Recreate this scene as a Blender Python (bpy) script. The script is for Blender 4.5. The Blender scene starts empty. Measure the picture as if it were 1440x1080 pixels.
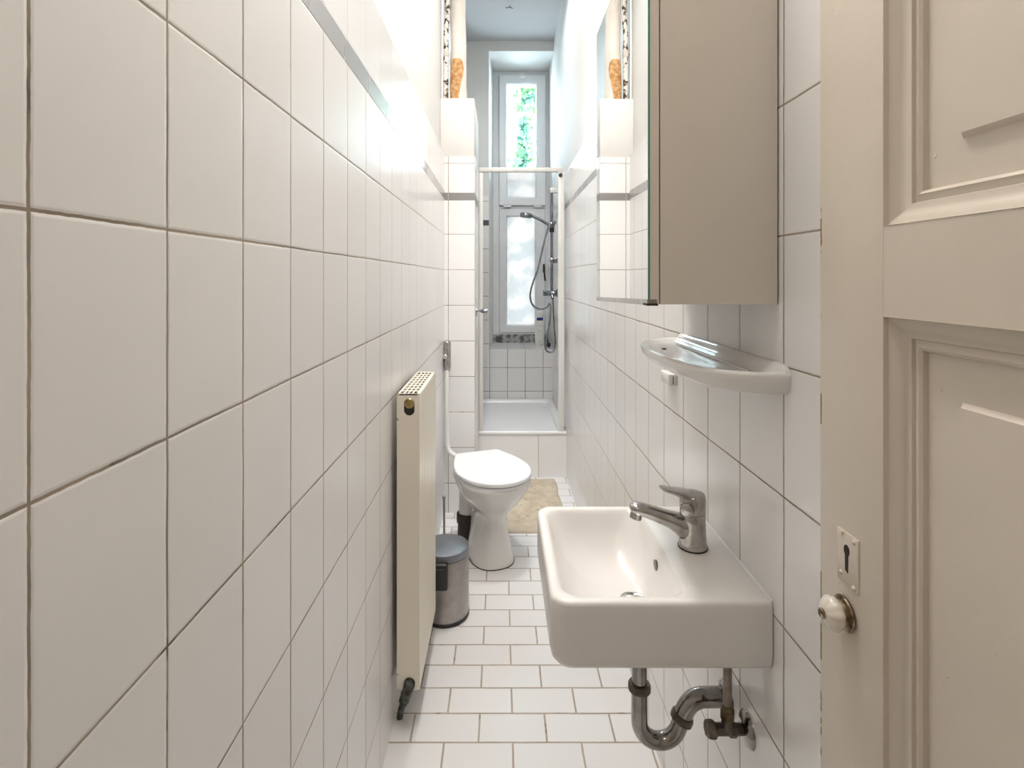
import bpy, bmesh, math, random
from mathutils import Vector, Matrix

random.seed(7)
SC = bpy.context.scene
COL = SC.collection
PI = math.pi

# ------------------------------------------------------------------ camera, world, lights, exposure
CAM_H = 1.32
cam_data = bpy.data.cameras.new('camera')
cam_data.sensor_fit = 'HORIZONTAL'
cam_data.sensor_width = 36.0
cam_data.lens = 18.75
cam_data.shift_x = 15.0 / 1440.0
cam_data.shift_y = -149.0 / 1440.0
cam_data.clip_start = 0.02
cam = bpy.data.objects.new('camera', cam_data)
cam.location = (0, 0, CAM_H)
cam.rotation_euler = (PI / 2, 0, 0)
COL.objects.link(cam)
SC.camera = cam

SC.view_settings.view_transform = 'Standard'
SC.view_settings.look = 'None'
SC.view_settings.gamma = 1.0
SC.view_settings.use_curve_mapping = False
SC.view_settings.exposure = 0.55

world = bpy.data.worlds.new('overcast_sky')
SC.world = world
world.use_nodes = True
wn = world.node_tree.nodes['Background']
wn.inputs[0].default_value = (0.74, 0.88, 1.0, 1)
wn.inputs[1].default_value = 20.0

def area(name, loc, target, size, power, color, shape='DISK', size_y=None):
    d = bpy.data.lights.new(name, 'AREA')
    d.shape = shape; d.size = size
    if size_y: d.size_y = size_y
    d.energy = power; d.color = color
    o = bpy.data.objects.new(name, d)
    o.location = loc
    o.rotation_euler = (Vector(target) - Vector(loc)).to_track_quat('-Z', 'Y').to_euler()
    COL.objects.link(o)
    return o

# ceiling lamp of the bathroom, ceiling lamp of the hall behind the camera, daylight outside the window
area('bathroom_ceiling_light', (-0.12, 1.5, 3.2), (-0.12, 1.5, 0.0), 0.2, 29.0, (1.0, 0.955, 0.91), 'RECTANGLE', 1.9)
area('shower_fill_light', (0.14, 3.45, 3.24), (0.14, 3.55, 0), 0.24, 3.5, (0.84, 0.93, 1.0)).data.spread = 2.6  # added unseen fill lamp, brightens the shower end
area('toilet_fill_light', (0.16, 2.3, 3.24), (0.16, 3.05, 0), 0.12, 1.5, (0.92, 0.96, 1.0)).data.spread = 0.75  # added unseen narrow fill, lifts the far floor and plinth
area('hall_ceiling_light', (-0.05, -0.75, 2.9), (-0.05, -0.6, 0), 0.40, 3.0, (1.0, 0.86, 0.73))
portal = area('window_portal', (0.18, 5.06, 2.0), (0.18, 4.0, 2.0), 0.45, 1.0, (1, 1, 1), 'RECTANGLE', 2.5)   # guides sky light sampling, gives no light itself
portal.data.cycles.is_portal = True

# ------------------------------------------------------------------ node helpers
class NT:
    def __init__(s, name):
        s.m = bpy.data.materials.new(name); s.m.use_nodes = True
        s.t = s.m.node_tree; s.b = s.t.nodes['Principled BSDF']; s.out = s.t.nodes['Material Output']
    def n(s, t, **kw):
        nd = s.t.nodes.new(t)
        for k, v in kw.items(): setattr(nd, k, v)
        return nd
    def put(s, sock, v):
        if isinstance(v, bpy.types.NodeSocket): s.t.links.new(v, sock)
        elif v is not None:
            if sock.type == 'RGBA' and len(v) == 3: v = (*v, 1)
            sock.default_value = v
    def math(s, op, a, b=None, c=None, clamp=False):
        nd = s.n('ShaderNodeMath', operation=op, use_clamp=clamp)
        s.put(nd.inputs[0], a); s.put(nd.inputs[1], b)
        if c is not None: s.put(nd.inputs[2], c)
        return nd.outputs[0]
    def mix(s, f, a, b):
        nd = s.n('ShaderNodeMix', data_type='RGBA')
        s.put(nd.inputs[0], f); s.put(nd.inputs[6], a); s.put(nd.inputs[7], b)
        return nd.outputs[2]
    def noise(s, vec, scale, detail=3, rough=0.5, out=0):
        nd = s.n('ShaderNodeTexNoise'); nd.inputs['Scale'].default_value = scale
        nd.inputs['Detail'].default_value = detail; nd.inputs['Roughness'].default_value = rough
        if vec is not None: s.t.links.new(vec, nd.inputs['Vector'])
        return nd.outputs[out]
    def step(s, v, lo, hi, a=0.0, b=1.0):
        nd = s.n('ShaderNodeMapRange', interpolation_type='SMOOTHSTEP')
        s.put(nd.inputs[0], v)
        for i, x in zip((1, 2, 3, 4), (lo, hi, a, b)): s.put(nd.inputs[i], x)
        return nd.outputs[0]
    def pos(s): return s.n('ShaderNodeNewGeometry').outputs['Position']
    def sep(s, v):
        nd = s.n('ShaderNodeSeparateXYZ'); s.t.links.new(v, nd.inputs[0]); return nd.outputs
    def bump(s, h, strength=1.0, dist=1.0):
        nd = s.n('ShaderNodeBump'); nd.inputs['Strength'].default_value = strength
        nd.inputs['Distance'].default_value = dist
        s.t.links.new(h, nd.inputs['Height']); s.t.links.new(nd.outputs[0], s.b.inputs['Normal'])
    def set(s, **kw):
        for k, v in kw.items(): s.put(s.b.inputs[k.replace('_', ' ')], v)

def plain(name, col, rough=0.5, metal=0.0, nscale=0, namp=0.0, col2=None, bump=0.0, bscale=60, coat=0.0, spec=None, det=3):
    """base colour with a procedural variation towards col2 and a fine relief"""
    t = NT(name); p = t.pos()
    c = col
    if nscale:
        f = t.noise(p, nscale, det)
        f = t.step(f, 0.5 - namp, 0.5 + namp)
        c = t.mix(f, col, col2 or col)
    t.set(Base_Color=c, Roughness=rough, Metallic=metal)
    if coat: t.set(Coat_Weight=coat, Coat_Roughness=0.05)
    if spec is not None: t.set(Specular_IOR_Level=spec)
    if bump:
        h = t.math('MULTIPLY', t.noise(p, bscale, 3), bump); t.bump(h)
    return t.m

TILE_WHITE = (0.84, 0.825, 0.81)
def tile(name, ua, va, pu, pv, ou, ov, g=0.0026, shift=False, col=TILE_WHITE, grout=(0.24, 0.19, 0.14),
         grout2=(0.37, 0.31, 0.245), rough=0.16, metal=0.0, tilt=0.0007, pillow=0.003, dirt=0.0, wave=0.00012, seed=0.0):
    """glazed tiles on a world grid: pitch pu x pv along the axes ua, va, grout lines, cushioned edges, tiles not quite coplanar"""
    t = NT(name); p = t.pos(); xyz = t.sep(p)
    wob = t.math('MULTIPLY', t.math('SUBTRACT', t.noise(p, 9.0, 2), 0.5), 0.0022)
    wob = t.math('ADD', wob, t.math('MULTIPLY', t.math('SUBTRACT', t.noise(p, 90.0, 2), 0.5), 0.0012))
    U = t.math('DIVIDE', t.math('SUBTRACT', t.math('ADD', xyz[ua], wob), ou), pu)
    V = t.math('DIVIDE', t.math('SUBTRACT', t.math('ADD', xyz[va], wob), ov), pv)
    fv = t.math('FLOOR', V)
    if shift:
        U = t.math('ADD', U, t.math('MULTIPLY', t.math('FLOORED_MODULO', fv, 2.0), 0.5))
    fu = t.math('FLOOR', U)
    u = t.math('SUBTRACT', U, fu); v = t.math('SUBTRACT', V, fv)
    du = t.math('MULTIPLY', t.math('SUBTRACT', 0.5, t.math('ABSOLUTE', t.math('SUBTRACT', u, 0.5))), pu)
    dv = t.math('MULTIPLY', t.math('SUBTRACT', 0.5, t.math('ABSOLUTE', t.math('SUBTRACT', v, 0.5))), pv)
    d = t.math('MINIMUM', du, dv)
    mask = t.step(d, g / 2 - 0.0003, g / 2 + 0.0006)
    hgt = t.step(d, g / 2 - 0.0006, g / 2 + pillow, 0.0, 0.00042)
    cm = t.n('ShaderNodeCombineXYZ'); t.put(cm.inputs[0], fu); t.put(cm.inputs[1], fv); cm.inputs[2].default_value = seed
    wnz = t.n('ShaderNodeTexWhiteNoise', noise_dimensions='3D'); t.put(wnz.inputs['Vector'], cm.outputs[0])
    r = t.sep(wnz.outputs['Color'])
    tl = t.math('ADD', t.math('MULTIPLY', t.math('MULTIPLY', t.math('SUBTRACT', r[0], 0.5), u), tilt),
                t.math('MULTIPLY', t.math('MULTIPLY', t.math('SUBTRACT', r[1], 0.5), v), tilt))
    h = t.math('ADD', hgt, t.math('MULTIPLY', tl, mask))
    h = t.math('ADD', h, t.math('MULTIPLY', t.noise(p, 11.0, 2), wave))
    gc = t.mix(t.step(t.noise(p, 6.0, 4), 0.35, 0.65), grout, grout2)
    gc = t.mix(t.step(t.noise(p, 17.0, 4), 0.60, 0.70), gc, tuple(x * 0.6 for x in grout))
    tc = t.mix(r[2], tuple(x * 0.975 for x in col), tuple(min(1, x * 1.015) for x in col))
    if dirt:
        tc = t.mix(t.step(t.noise(p, 23.0, 5, 0.7), 0.70, 0.78, 0.0, dirt), tc, (0.33, 0.28, 0.23))
    t.set(Base_Color=t.mix(mask, gc, tc), Roughness=t.step(mask, 0, 1, 0.75, rough), Metallic=t.math('MULTIPLY', mask, metal))
    t.bump(h)
    return t.m

# ------------------------------------------------------------------ mesh builder
WL = {}
class MB:
    def __init__(s): s.bm = bmesh.new()
    def face(s, vs, m=0):
        try:
            f = s.bm.faces.new(vs); f.material_index = m; f.smooth = True; return f
        except ValueError: return None
    def box(s, x0, x1, y0, y1, z0, z1, m=0, bev=0.0, seg=2):
        vs = [s.bm.verts.new((x, y, z)) for x in (x0, x1) for y in (y0, y1) for z in (z0, z1)]
        fs = [s.face([vs[i] for i in q], m) for q in ((0,1,3,2),(4,6,7,5),(0,4,5,1),(2,3,7,6),(0,2,6,4),(1,5,7,3))]
        if bev:
            es = list({e for f in fs for e in f.edges})
            r = bmesh.ops.bevel(s.bm, geom=es, offset=bev, segments=seg, profile=0.5, affect='EDGES')
            for f in r['faces']: f.material_index = m; f.smooth = True
        return fs
    def hexa(s, pts, m=0):
        vs = [s.bm.verts.new(p) for p in pts]
        for q in ((0,1,3,2),(4,6,7,5),(0,4,5,1),(2,3,7,6),(0,2,6,4),(1,5,7,3)): s.face([vs[i] for i in q], m)
    def loft(s, rings, cap0=True, cap1=True, m=0, closed=False):
        R = [[s.bm.verts.new(p) for p in r] for r in rings]
        n = len(R[0])
        pairs = list(zip(R, R[1:])) + ([(R[-1], R[0])] if closed else [])
        for a, b in pairs:
            for i in range(n):
                j = (i + 1) % n
                s.face([a[i], a[j], b[j], b[i]], m)
        if cap0 and not closed: s.face(list(reversed(R[0])), m)
        if cap1 and not closed: s.face(R[-1], m)
    def tube(s, pts, r, n=12, m=0, caps=True):
        pts = [Vector(p) for p in pts]
        rs = r if isinstance(r, (list, tuple)) else [r] * len(pts)
        t0 = (pts[1] - pts[0]).normalized()
        up = Vector((0, 0, 1)) if abs(t0.z) < 0.9 else Vector((1, 0, 0))
        nrm = (up - t0 * up.dot(t0)).normalized()
        rings = []
        for i, p in enumerate(pts):
            if i == 0: t = t0
            elif i == len(pts) - 1: t = (pts[i] - pts[i-1]).normalized()
            else: t = ((pts[i+1] - p).normalized() + (p - pts[i-1]).normalized()).normalized()
            nrm = (nrm - t * nrm.dot(t)).normalized()
            b = t.cross(nrm)
            rings.append([p + (nrm * math.cos(2*PI*k/n) + b * math.sin(2*PI*k/n)) * rs[i] for k in range(n)])
        s.loft(rings, caps, caps, m)
    def cyl(s, p0, p1, r0, r1=None, n=24, m=0): s.tube([p0, p1], [r0, r0 if r1 is None else r1], n, m)
    def lathe(s, prof, c, axis=(0, 0, 1), n=32, m=0, flute=None):
        """prof: (radius, height along axis); zero radius collapses to a pole"""
        a = Vector(axis).normalized(); c = Vector(c)
        up = Vector((0, 0, 1)) if abs(a.z) < 0.9 else Vector((1, 0, 0))
        e1 = (up - a * up.dot(a)).normalized(); e2 = a.cross(e1)
        R = []
        for r, h in prof:
            if r <= 1e-6: R.append([s.bm.verts.new(c + a * h)])
            else:
                R.append([s.bm.verts.new(c + a * h + (e1 * math.cos(2*PI*k/n) + e2 * math.sin(2*PI*k/n)) * (r * (flute(2*PI*k/n) if flute else 1))) for k in range(n)])
        for A, B in zip(R, R[1:]):
            for i in range(n):
                j = (i + 1) % n
                if len(A) == 1 and len(B) == 1: continue
                if len(A) == 1: s.face([A[0], B[j], B[i]], m)
                elif len(B) == 1: s.face([A[i], A[j], B[0]], m)
                else: s.face([A[i], A[j], B[j], B[i]], m)
    def sphere(s, c, r, n=20, m=0, axis=(0, 0, 1)):
        k = 10
        if not isinstance(r, (tuple, list)): r = (r, r)
        s.lathe([(r[0] * math.sin(PI * i / k), -r[1] * math.cos(PI * i / k)) for i in range(k + 1)], c, axis, n, m)
    def build(s, name, mats, parent=None, sharp=35, subsurf=0, keep_origin=False):
        bm = s.bm
        bmesh.ops.recalc_face_normals(bm, faces=bm.faces)
        lim = math.radians(sharp)
        for e in bm.edges:
            if len(e.link_faces) == 2 and e.calc_face_angle(0.0) > lim: e.smooth = False
        xs = [v.co for v in bm.verts]
        lo = Vector([min(v[i] for v in xs) for i in range(3)]); hi = Vector([max(v[i] for v in xs) for i in range(3)])
        loc = Vector(((lo.x + hi.x) / 2, (lo.y + hi.y) / 2, lo.z if parent is None else (lo.z + hi.z) / 2))
        if keep_origin: loc = Vector((0, 0, 0))
        for v in bm.verts: v.co -= loc
        me = bpy.data.meshes.new(name); bm.to_mesh(me); bm.free()
        for m in (mats if isinstance(mats, (list, tuple)) else [mats]): me.materials.append(m)
        o = bpy.data.objects.new(name, me); COL.objects.link(o)
        WL[o.name] = loc
        if parent is not None:
            o.parent = parent; o.location = loc - WL[parent.name]
        else: o.location = loc
        if subsurf:
            md = o.modifiers.new('subdivision', 'SUBSURF'); md.levels = subsurf; md.render_levels = subsurf
        return o

def thing(name, label, cat, loc, group=None):
    o = bpy.data.objects.new(name, None); o.empty_display_size = 0.05
    COL.objects.link(o); o.location = loc; WL[o.name] = Vector(loc)
    o['label'] = label; o['category'] = cat
    if group: o['group'] = group
    return o
def tag(o, label, cat, group=None):
    o['label'] = label; o['category'] = cat
    if group: o['group'] = group
    return o
def struct(o, label=None):
    o['kind'] = 'structure'
    if label: o['label'] = label
    return o

def rrect(x0, x1, y0, y1, r, z, k=6, rs=None):
    """rounded rectangle ring; rs = radii at (x0y0, x1y0, x1y1, x0y1)"""
    rs = rs or (r,) * 4
    out = []
    for (cx, cy, a0, q) in ((x0, y0, PI, rs[0]), (x1, y0, 1.5*PI, rs[1]), (x1, y1, 0, rs[2]), (x0, y1, 0.5*PI, rs[3])):
        sx = 1 if cx == x0 else -1; sy = 1 if cy == y0 else -1
        for i in range(k + 1):
            a = a0 + 0.5 * PI * i / k
            out.append((cx + sx * q + q * math.cos(a), cy + sy * q + q * math.sin(a), z))
    return out
def spline(pts, k=8):
    P = [Vector(p) for p in pts]; P = [P[0] * 2 - P[1]] + P + [P[-1] * 2 - P[-2]]
    out = []
    for i in range(1, len(P) - 2):
        a, b, c, d = P[i-1:i+3]
        for j in range(k):
            t = j / k
            out.append(0.5 * ((2*b) + (c - a)*t + (2*a - 5*b + 4*c - d)*t*t + (3*b - a - 3*c + d)*t**3))
    out.append(P[-2]); return out
def arc(c, r, a0, a1, n, y, plane='xz'):
    return [(c[0] + r * math.cos(a0 + (a1 - a0) * i / n), y, c[1] + r * math.sin(a0 + (a1 - a0) * i / n)) for i in range(n + 1)]

# ------------------------------------------------------------------ materials
M = {}
M['plaster'] = plain('white_wall_plaster', (0.72, 0.705, 0.68), 0.65, nscale=3, namp=0.2, col2=(0.70, 0.685, 0.66), bump=0.0008, bscale=30)
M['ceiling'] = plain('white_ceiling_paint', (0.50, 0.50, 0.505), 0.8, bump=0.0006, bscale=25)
M['hall'] = plain('hall_wall_paint', (0.62, 0.55, 0.46), 0.8, bump=0.0006, bscale=40)
M['lt_low'] = tile('left_wall_tiles', 1, 2, 0.15, 0.2, 0.0614, 0.9665, rough=0.26)
M['lt_band'] = tile('left_wall_silver_border', 1, 2, 0.2, 0.4, 0.0913, 1.6, g=0.0022, col=(0.40, 0.39, 0.385), grout=(0.55, 0.52, 0.48), grout2=(0.6, 0.57, 0.53), rough=0.22, metal=0.35, seed=3)
M['lt_top'] = tile('left_wall_upper_tiles', 1, 2, 0.15, 0.206, 0.0614, 1.8125, grout=(0.5, 0.46, 0.41), grout2=(0.6, 0.56, 0.51), g=0.0026, seed=5)
M['rt_low'] = tile('right_wall_tiles', 1, 2, 0.15, 0.2, 0.066, 0.985, col=(0.88, 0.87, 0.855), seed=7)
M['rt_band'] = tile('right_wall_silver_border', 1, 2, 0.2, 0.4, 0.05, 1.6, g=0.0022, col=(0.40, 0.39, 0.385), grout=(0.55, 0.52, 0.48), grout2=(0.6, 0.57, 0.53), rough=0.22, metal=0.35, seed=9)
M['rt_top'] = tile('right_wall_upper_tiles', 1, 2, 0.15, 0.206, 0.066, 1.82, grout=(0.5, 0.46, 0.41), grout2=(0.6, 0.56, 0.51), g=0.0026, seed=11)
M['bt_front'] = tile('front_facing_wall_tiles', 0, 2, 0.15, 0.2, -0.298, 0.9665, seed=13, g=0.003)
M['bt_side'] = tile('pillar_side_tiles', 1, 2, 0.15, 0.2, 0.0, 0.9665, seed=15, g=0.003)
M['bt_band'] = tile('front_facing_silver_border', 0, 2, 0.2, 0.4, -0.298, 1.6, g=0.0022, col=(0.28, 0.27, 0.265), grout=(0.5, 0.48, 0.45), grout2=(0.55, 0.52, 0.48), rough=0.3, metal=0.2, seed=17)
M['bt_dark'] = plain('dark_grey_border_tile', (0.10, 0.10, 0.11), 0.25)
M['bk_front'] = tile('shower_back_tiles', 0, 2, 0.15, 0.2, -0.098, 0.9665, seed=19, g=0.0045, grout=(0.22, 0.19, 0.16), grout2=(0.42, 0.38, 0.33))
M['sill'] = tile('sill_tiles', 0, 1, 0.15, 0.5, -0.098, 4.45, seed=21, g=0.004)
M['plinth'] = tile('shower_plinth_tiles', 0, 2, 0.45, 0.6, 0.246, -0.2, seed=23, g=0.003, col=(0.88, 0.87, 0.86), grout=(0.4, 0.3, 0.25))
M['floor'] = tile('floor_tiles', 0, 1, 0.195, 0.101, 0.13, 1.516, g=0.0052, shift=True, col=(0.755, 0.742, 0.73), grout=(0.36, 0.30, 0.235), grout2=(0.45, 0.385, 0.315), rough=0.28, dirt=0.35, pillow=0.003)
M['porcelain'] = plain('white_porcelain', (0.84, 0.825, 0.805), 0.10, coat=0.3)
M['basin'] = plain('washbasin_ceramic', (0.81, 0.785, 0.755), 0.24, coat=0.1)
M['toilet'] = plain('toilet_ceramic', (0.80, 0.78, 0.75), 0.12, coat=0.3, nscale=4, namp=0.3, col2=(0.79, 0.77, 0.74))
M['seat'] = plain('white_plastic_seat', (0.82, 0.82, 0.815), 0.22)
M['chrome'] = plain('polished_chrome', (0.72, 0.71, 0.70), 0.10, 1.0, nscale=30, namp=0.3, col2=(0.62, 0.61, 0.60))
M['showerchrome'] = plain('shower_chrome', (0.33, 0.34, 0.36), 0.14, 1.0, nscale=30, namp=0.3, col2=(0.22, 0.23, 0.25))
M['oldchrome'] = plain('limescaled_chrome', (0.52, 0.505, 0.49), 0.17, 1.0, nscale=45, namp=0.2, col2=(0.40, 0.385, 0.37), bump=0.0002, bscale=90)
M['trapchrome'] = plain('dark_reflection_chrome', (0.40, 0.385, 0.375), 0.13, 1.0, nscale=25, namp=0.25, col2=(0.26, 0.245, 0.235))  # base colour darkened to stand in for reflections of the dark hall
M['darkmetal'] = plain('tarnished_valve_metal', (0.11, 0.095, 0.08), 0.36, 0.8, nscale=40, namp=0.2, col2=(0.19, 0.165, 0.135))
M['rustmetal'] = plain('corroded_copper_valve', (0.035, 0.025, 0.02), 0.6, 0.2, nscale=50, namp=0.10, col2=(0.085, 0.10, 0.085))
M['steel'] = plain('brushed_steel', (0.43, 0.40, 0.38), 0.34, 0.95, nscale=18, namp=0.25, col2=(0.32, 0.295, 0.28), bump=0.00015, bscale=300)
M['lid'] = plain('blue_grey_lid_steel', (0.24, 0.255, 0.275), 0.36, 0.7, nscale=14, namp=0.2, col2=(0.19, 0.20, 0.22))
M['black'] = plain('black_plastic', (0.018, 0.017, 0.016), 0.42)
M['rubber_gap'] = plain('dark_rubber_and_gap_shade', (0.035, 0.028, 0.024), 0.6)  # rubber parts, also the painted shade of sash gaps and plug opening
M['radiator'] = plain('cream_radiator_enamel', (0.87, 0.80, 0.68), 0.32)
M['brass'] = plain('aged_brass', (0.50, 0.38, 0.18), 0.3, 1.0, nscale=60, namp=0.2, col2=(0.32, 0.23, 0.10))
M['darkbrass'] = plain('dark_bronze', (0.20, 0.15, 0.085), 0.35, 0.9, nscale=60, namp=0.2, col2=(0.13, 0.10, 0.06))
M['agedpipe'] = plain('aged_supply_pipe', (0.33, 0.29, 0.25), 0.35, 0.9, nscale=60, namp=0.2, col2=(0.22, 0.19, 0.16))
M['knob'] = plain('cream_knob_porcelain', (0.74, 0.685, 0.60), 0.18, coat=0.3)
M['rosette'] = plain('worn_rosette_metal', (0.42, 0.34, 0.23), 0.22, 1.0, nscale=90, namp=0.15, col2=(0.16, 0.12, 0.08))
M['hole'] = plain('dark_cavity', (0.03, 0.024, 0.018), 0.9)
M['cabinet'] = plain('beige_grey_laminate', (0.72, 0.67, 0.60), 0.35, bump=0.0001, bscale=120)
M['mirror'] = plain('mirror_silvering', (0.93, 0.935, 0.92), 0.005, 1.0)
M['glassedge'] = plain('green_glass_edge', (0.10, 0.33, 0.26), 0.15)
M['whiteplastic'] = plain('white_plastic', (0.80, 0.785, 0.75), 0.35)
M['whitepipe'] = plain('white_painted_pipe', (0.80, 0.79, 0.775), 0.3)
M['frame'] = plain('white_window_paint', (0.82, 0.825, 0.84), 0.35, nscale=5, namp=0.2, col2=(0.78, 0.785, 0.80))
M['profile'] = plain('cream_shower_profile', (0.84, 0.82, 0.785), 0.3)
M['tray'] = plain('white_shower_tray_enamel', (0.86, 0.87, 0.88), 0.15, coat=0.3)
M['dirtyslab'] = plain('stained_sill_stone', (0.42, 0.42, 0.42), 0.7, nscale=22, namp=0.10, col2=(0.10, 0.10, 0.10))
M['caulk'] = plain('white_silicone', (0.78, 0.78, 0.78), 0.4)
M['bluelabel'] = plain('dark_blue_label', (0.02, 0.02, 0.22), 0.4)
M['greytext'] = plain('grey_print', (0.45, 0.46, 0.5), 0.5)
M['lagging'] = plain('white_painted_lagging', (0.70, 0.66, 0.61), 0.75, nscale=8, namp=0.2, col2=(0.62, 0.57, 0.51), bump=0.006, bscale=18)
M['jute'] = plain('bare_brown_insulation', (0.62, 0.40, 0.20), 0.9, nscale=42, namp=0.16, col2=(0.42, 0.20, 0.07), bump=0.012, bscale=45, det=5)
M['cable'] = plain('grey_cable', (0.25, 0.25, 0.25), 0.5)

def rust_pipe_mat():
    t = NT('peeling_paint_on_rust'); p = t.pos()
    f = t.step(t.noise(p, 17.0, 5, 0.7), 0.495, 0.525)
    rust = t.mix(t.noise(p, 70.0, 3), (0.05, 0.028, 0.016), (0.16, 0.095, 0.05))
    t.set(Base_Color=t.mix(f, (0.80, 0.755, 0.69), rust), Roughness=0.8)
    t.bump(t.math('MULTIPLY', f, -0.004))
    return t.m
M['rustpipe'] = rust_pipe_mat()

def mat_mat():
    t = NT('beige_bath_mat_pile'); p = t.pos()
    c = t.mix(t.step(t.noise(p, 14.0, 4), 0.35, 0.65), (0.62, 0.53, 0.40), (0.52, 0.42, 0.295))
    c = t.mix(t.step(t.noise(p, 45.0, 4), 0.60, 0.70), c, (0.36, 0.28, 0.18))
    t.set(Base_Color=c, Roughness=0.95, Sheen_Weight=0.3)
    t.bump(t.math('MULTIPLY', t.noise(p, 260.0, 2), 0.004))
    return t.m
M['mat'] = mat_mat()

def door_mat():
    t = NT('cream_door_paint'); p = t.pos(); xyz = t.sep(p)
    c = t.mix(t.step(t.noise(p, 5.0, 3), 0.35, 0.65), (0.67, 0.605, 0.515), (0.64, 0.575, 0.487))
    edge = t.step(t.math('ADD', xyz[1], t.math('MULTIPLY', t.noise(p, 70.0, 3), 0.004)), 0.6425, 0.6432)
    chips = t.step(t.noise(p, 13.0, 4, 0.6), 0.57, 0.60)
    c = t.mix(t.math('MULTIPLY', edge, chips), c, (0.22, 0.12, 0.03))
    mark = t.math('MULTIPLY', t.step(t.noise(p, 110.0, 2), 0.77, 0.80), 0.4)
    c = t.mix(mark, c, (0.55, 0.47, 0.37))
    t.set(Base_Color=c, Roughness=0.38)
    h = t.math('ADD', t.math('MULTIPLY', t.noise(p, 30.0, 3), 0.0006), t.math('MULTIPLY', t.step(t.noise(p, 85.0, 2), 0.74, 0.80), 0.0006))
    t.bump(h)
    return t.m
M['door'] = door_mat()

def glass_mat(name, frosted):
    t = NT(name); p = t.pos()
    tr = t.n('ShaderNodeBsdfTransparent'); tr.inputs[0].default_value = (0.93, 0.97, 0.97, 1)
    gl = t.n('ShaderNodeBsdfGlossy'); gl.inputs['Roughness'].default_value = 0.03
    mx = t.n('ShaderNodeMixShader')
    fr = t.n('ShaderNodeFresnel'); fr.inputs[0].default_value = 1.35
    t.t.links.new(fr.outputs[0], mx.inputs[0])
    if frosted:
        tl = t.n('ShaderNodeBsdfTranslucent')
        t.put(tl.inputs[0], t.mix(t.step(t.noise(p, 7.0, 4), 0.42, 0.62), (0.27, 0.245, 0.222), (0.215, 0.207, 0.195)))
        rf = t.n('ShaderNodeBsdfRefraction'); rf.inputs['Roughness'].default_value = 0.55; rf.inputs['IOR'].default_value = 1.1
        rf.inputs[0].default_value = (0.45, 0.45, 0.45, 1)
        m2 = t.n('ShaderNodeMixShader'); m2.inputs[0].default_value = 0.12
        t.t.links.new(tl.outputs[0], m2.inputs[1]); t.t.links.new(rf.outputs[0], m2.inputs[2])
        t.t.links.new(m2.outputs[0], mx.inputs[1])
    else:
        t.t.links.new(tr.outputs[0], mx.inputs[1])
    t.t.links.new(gl.outputs[0], mx.inputs[2])
    t.t.links.new(mx.outputs[0], t.out.inputs[0])
    return t.m
M['glass'] = glass_mat('clear_window_glass', False)
M['frost'] = glass_mat('frosted_window_glass', True)

def leaf_mat():
    t = NT('ivy_leaf'); p = t.pos()
    c = t.mix(t.step(t.noise(p, 6.0, 2), 0.4, 0.6), (0.022, 0.075, 0.045), (0.085, 0.21, 0.05))
    t.set(Base_Color=c, Roughness=0.45)
    tl = t.n('ShaderNodeBsdfTranslucent'); t.put(tl.inputs[0], c)
    mx = t.n('ShaderNodeMixShader'); mx.inputs[0].default_value = 0.22
    t.t.links.new(t.b.outputs[0], mx.inputs[1]); t.t.links.new(tl.outputs[0], mx.inputs[2]); t.t.links.new(mx.outputs[0], t.out.inputs[0])
    return t.m
M['leaf'] = leaf_mat()
M['stem'] = plain('ivy_stem', (0.16, 0.12, 0.08), 0.8)

# ------------------------------------------------------------------ the setting
XL, XR = -0.3204, 0.432           # tiled faces of the side walls
XP = -0.345                       # plaster face of the left wall
CEIL = 3.32
# left wall: plaster, tile field, silver border, upper tile row
m = MB()
m.box(-0.47, XP, -1.5, 5.0, 0, CEIL, 0)
m.box(XP, XL, -0.05, 3.0, 0, 1.7665, 1)
m.box(XP, XL + 0.0004, -0.05, 3.0, 1.7665, 1.8125, 2)
m.box(XP, XL, -0.05, 3.0, 1.8125, 2.015, 3)
struct(m.build('wall_left', [M['plaster'], M['lt_low'], M['lt_band'], M['lt_top']]))
m = MB()
m.box(0.441, 0.56, -1.5, 5.0, 0, CEIL, 0)
m.box(XR, 0.441, -0.05, 4.96, 0, 1.784, 1)
m.box(XR - 0.0004, 0.441, -0.05, 4.49, 1.784, 1.82, 2)
m.box(XR, 0.441, -0.05, 4.49, 1.82, 2.022, 3)
struct(m.build('wall_right', [M['plaster'], M['rt_low'], M['rt_band'], M['rt_top']]))
m = MB(); m.box(-0.47, 0.56, -1.5, 5.0, CEIL, CEIL + 0.1, 0)
struct(m.build('ceiling', M['ceiling']))
m = MB(); m.box(-0.47, 0.56, -1.5, 5.0, -0.1, 0.0, 0)
struct(m.build('floor', M['floor']))
m = MB(); m.box(-0.47, 0.56, -1.6, -1.5, -0.1, CEIL + 0.1, 0)
struct(m.build('wall_front', M['hall']))
# back wall with the window niche
m = MB()
Yb, Yw = 4.5, 4.95
m.hexa([(-0.47, Yb, 0), (-0.47, Yb, CEIL), (-0.47, 5.15, 0), (-0.47, 5.15, CEIL), (-0.105, Yb, 0), (-0.105, Yb, CEIL), (-0.062, 5.15, 0), (-0.062, 5.15, CEIL)], 0)
m.box(-0.105, 0.56, Yb, 5.15, 0, 0.712, 0)
m.box(-0.105, 0.56, Yb, 5.15, 3.235, CEIL, 0)
m.box(XP, -0.105, Yb - 0.008, Yb, 0, 1.768, 1)
m.box(XP, -0.105, Yb - 0.008, Yb, 1.768, 1.812, 2)
m.box(XP, -0.105, Yb - 0.008, Yb, 1.812, 2.015, 1)
m.box(-0.105, XR, Yb - 0.008, Yb, 0, 0.72, 1)
m.box(-0.105, XR, Yb - 0.0081, Yw, 0.712, 0.7205, 3)
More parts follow.
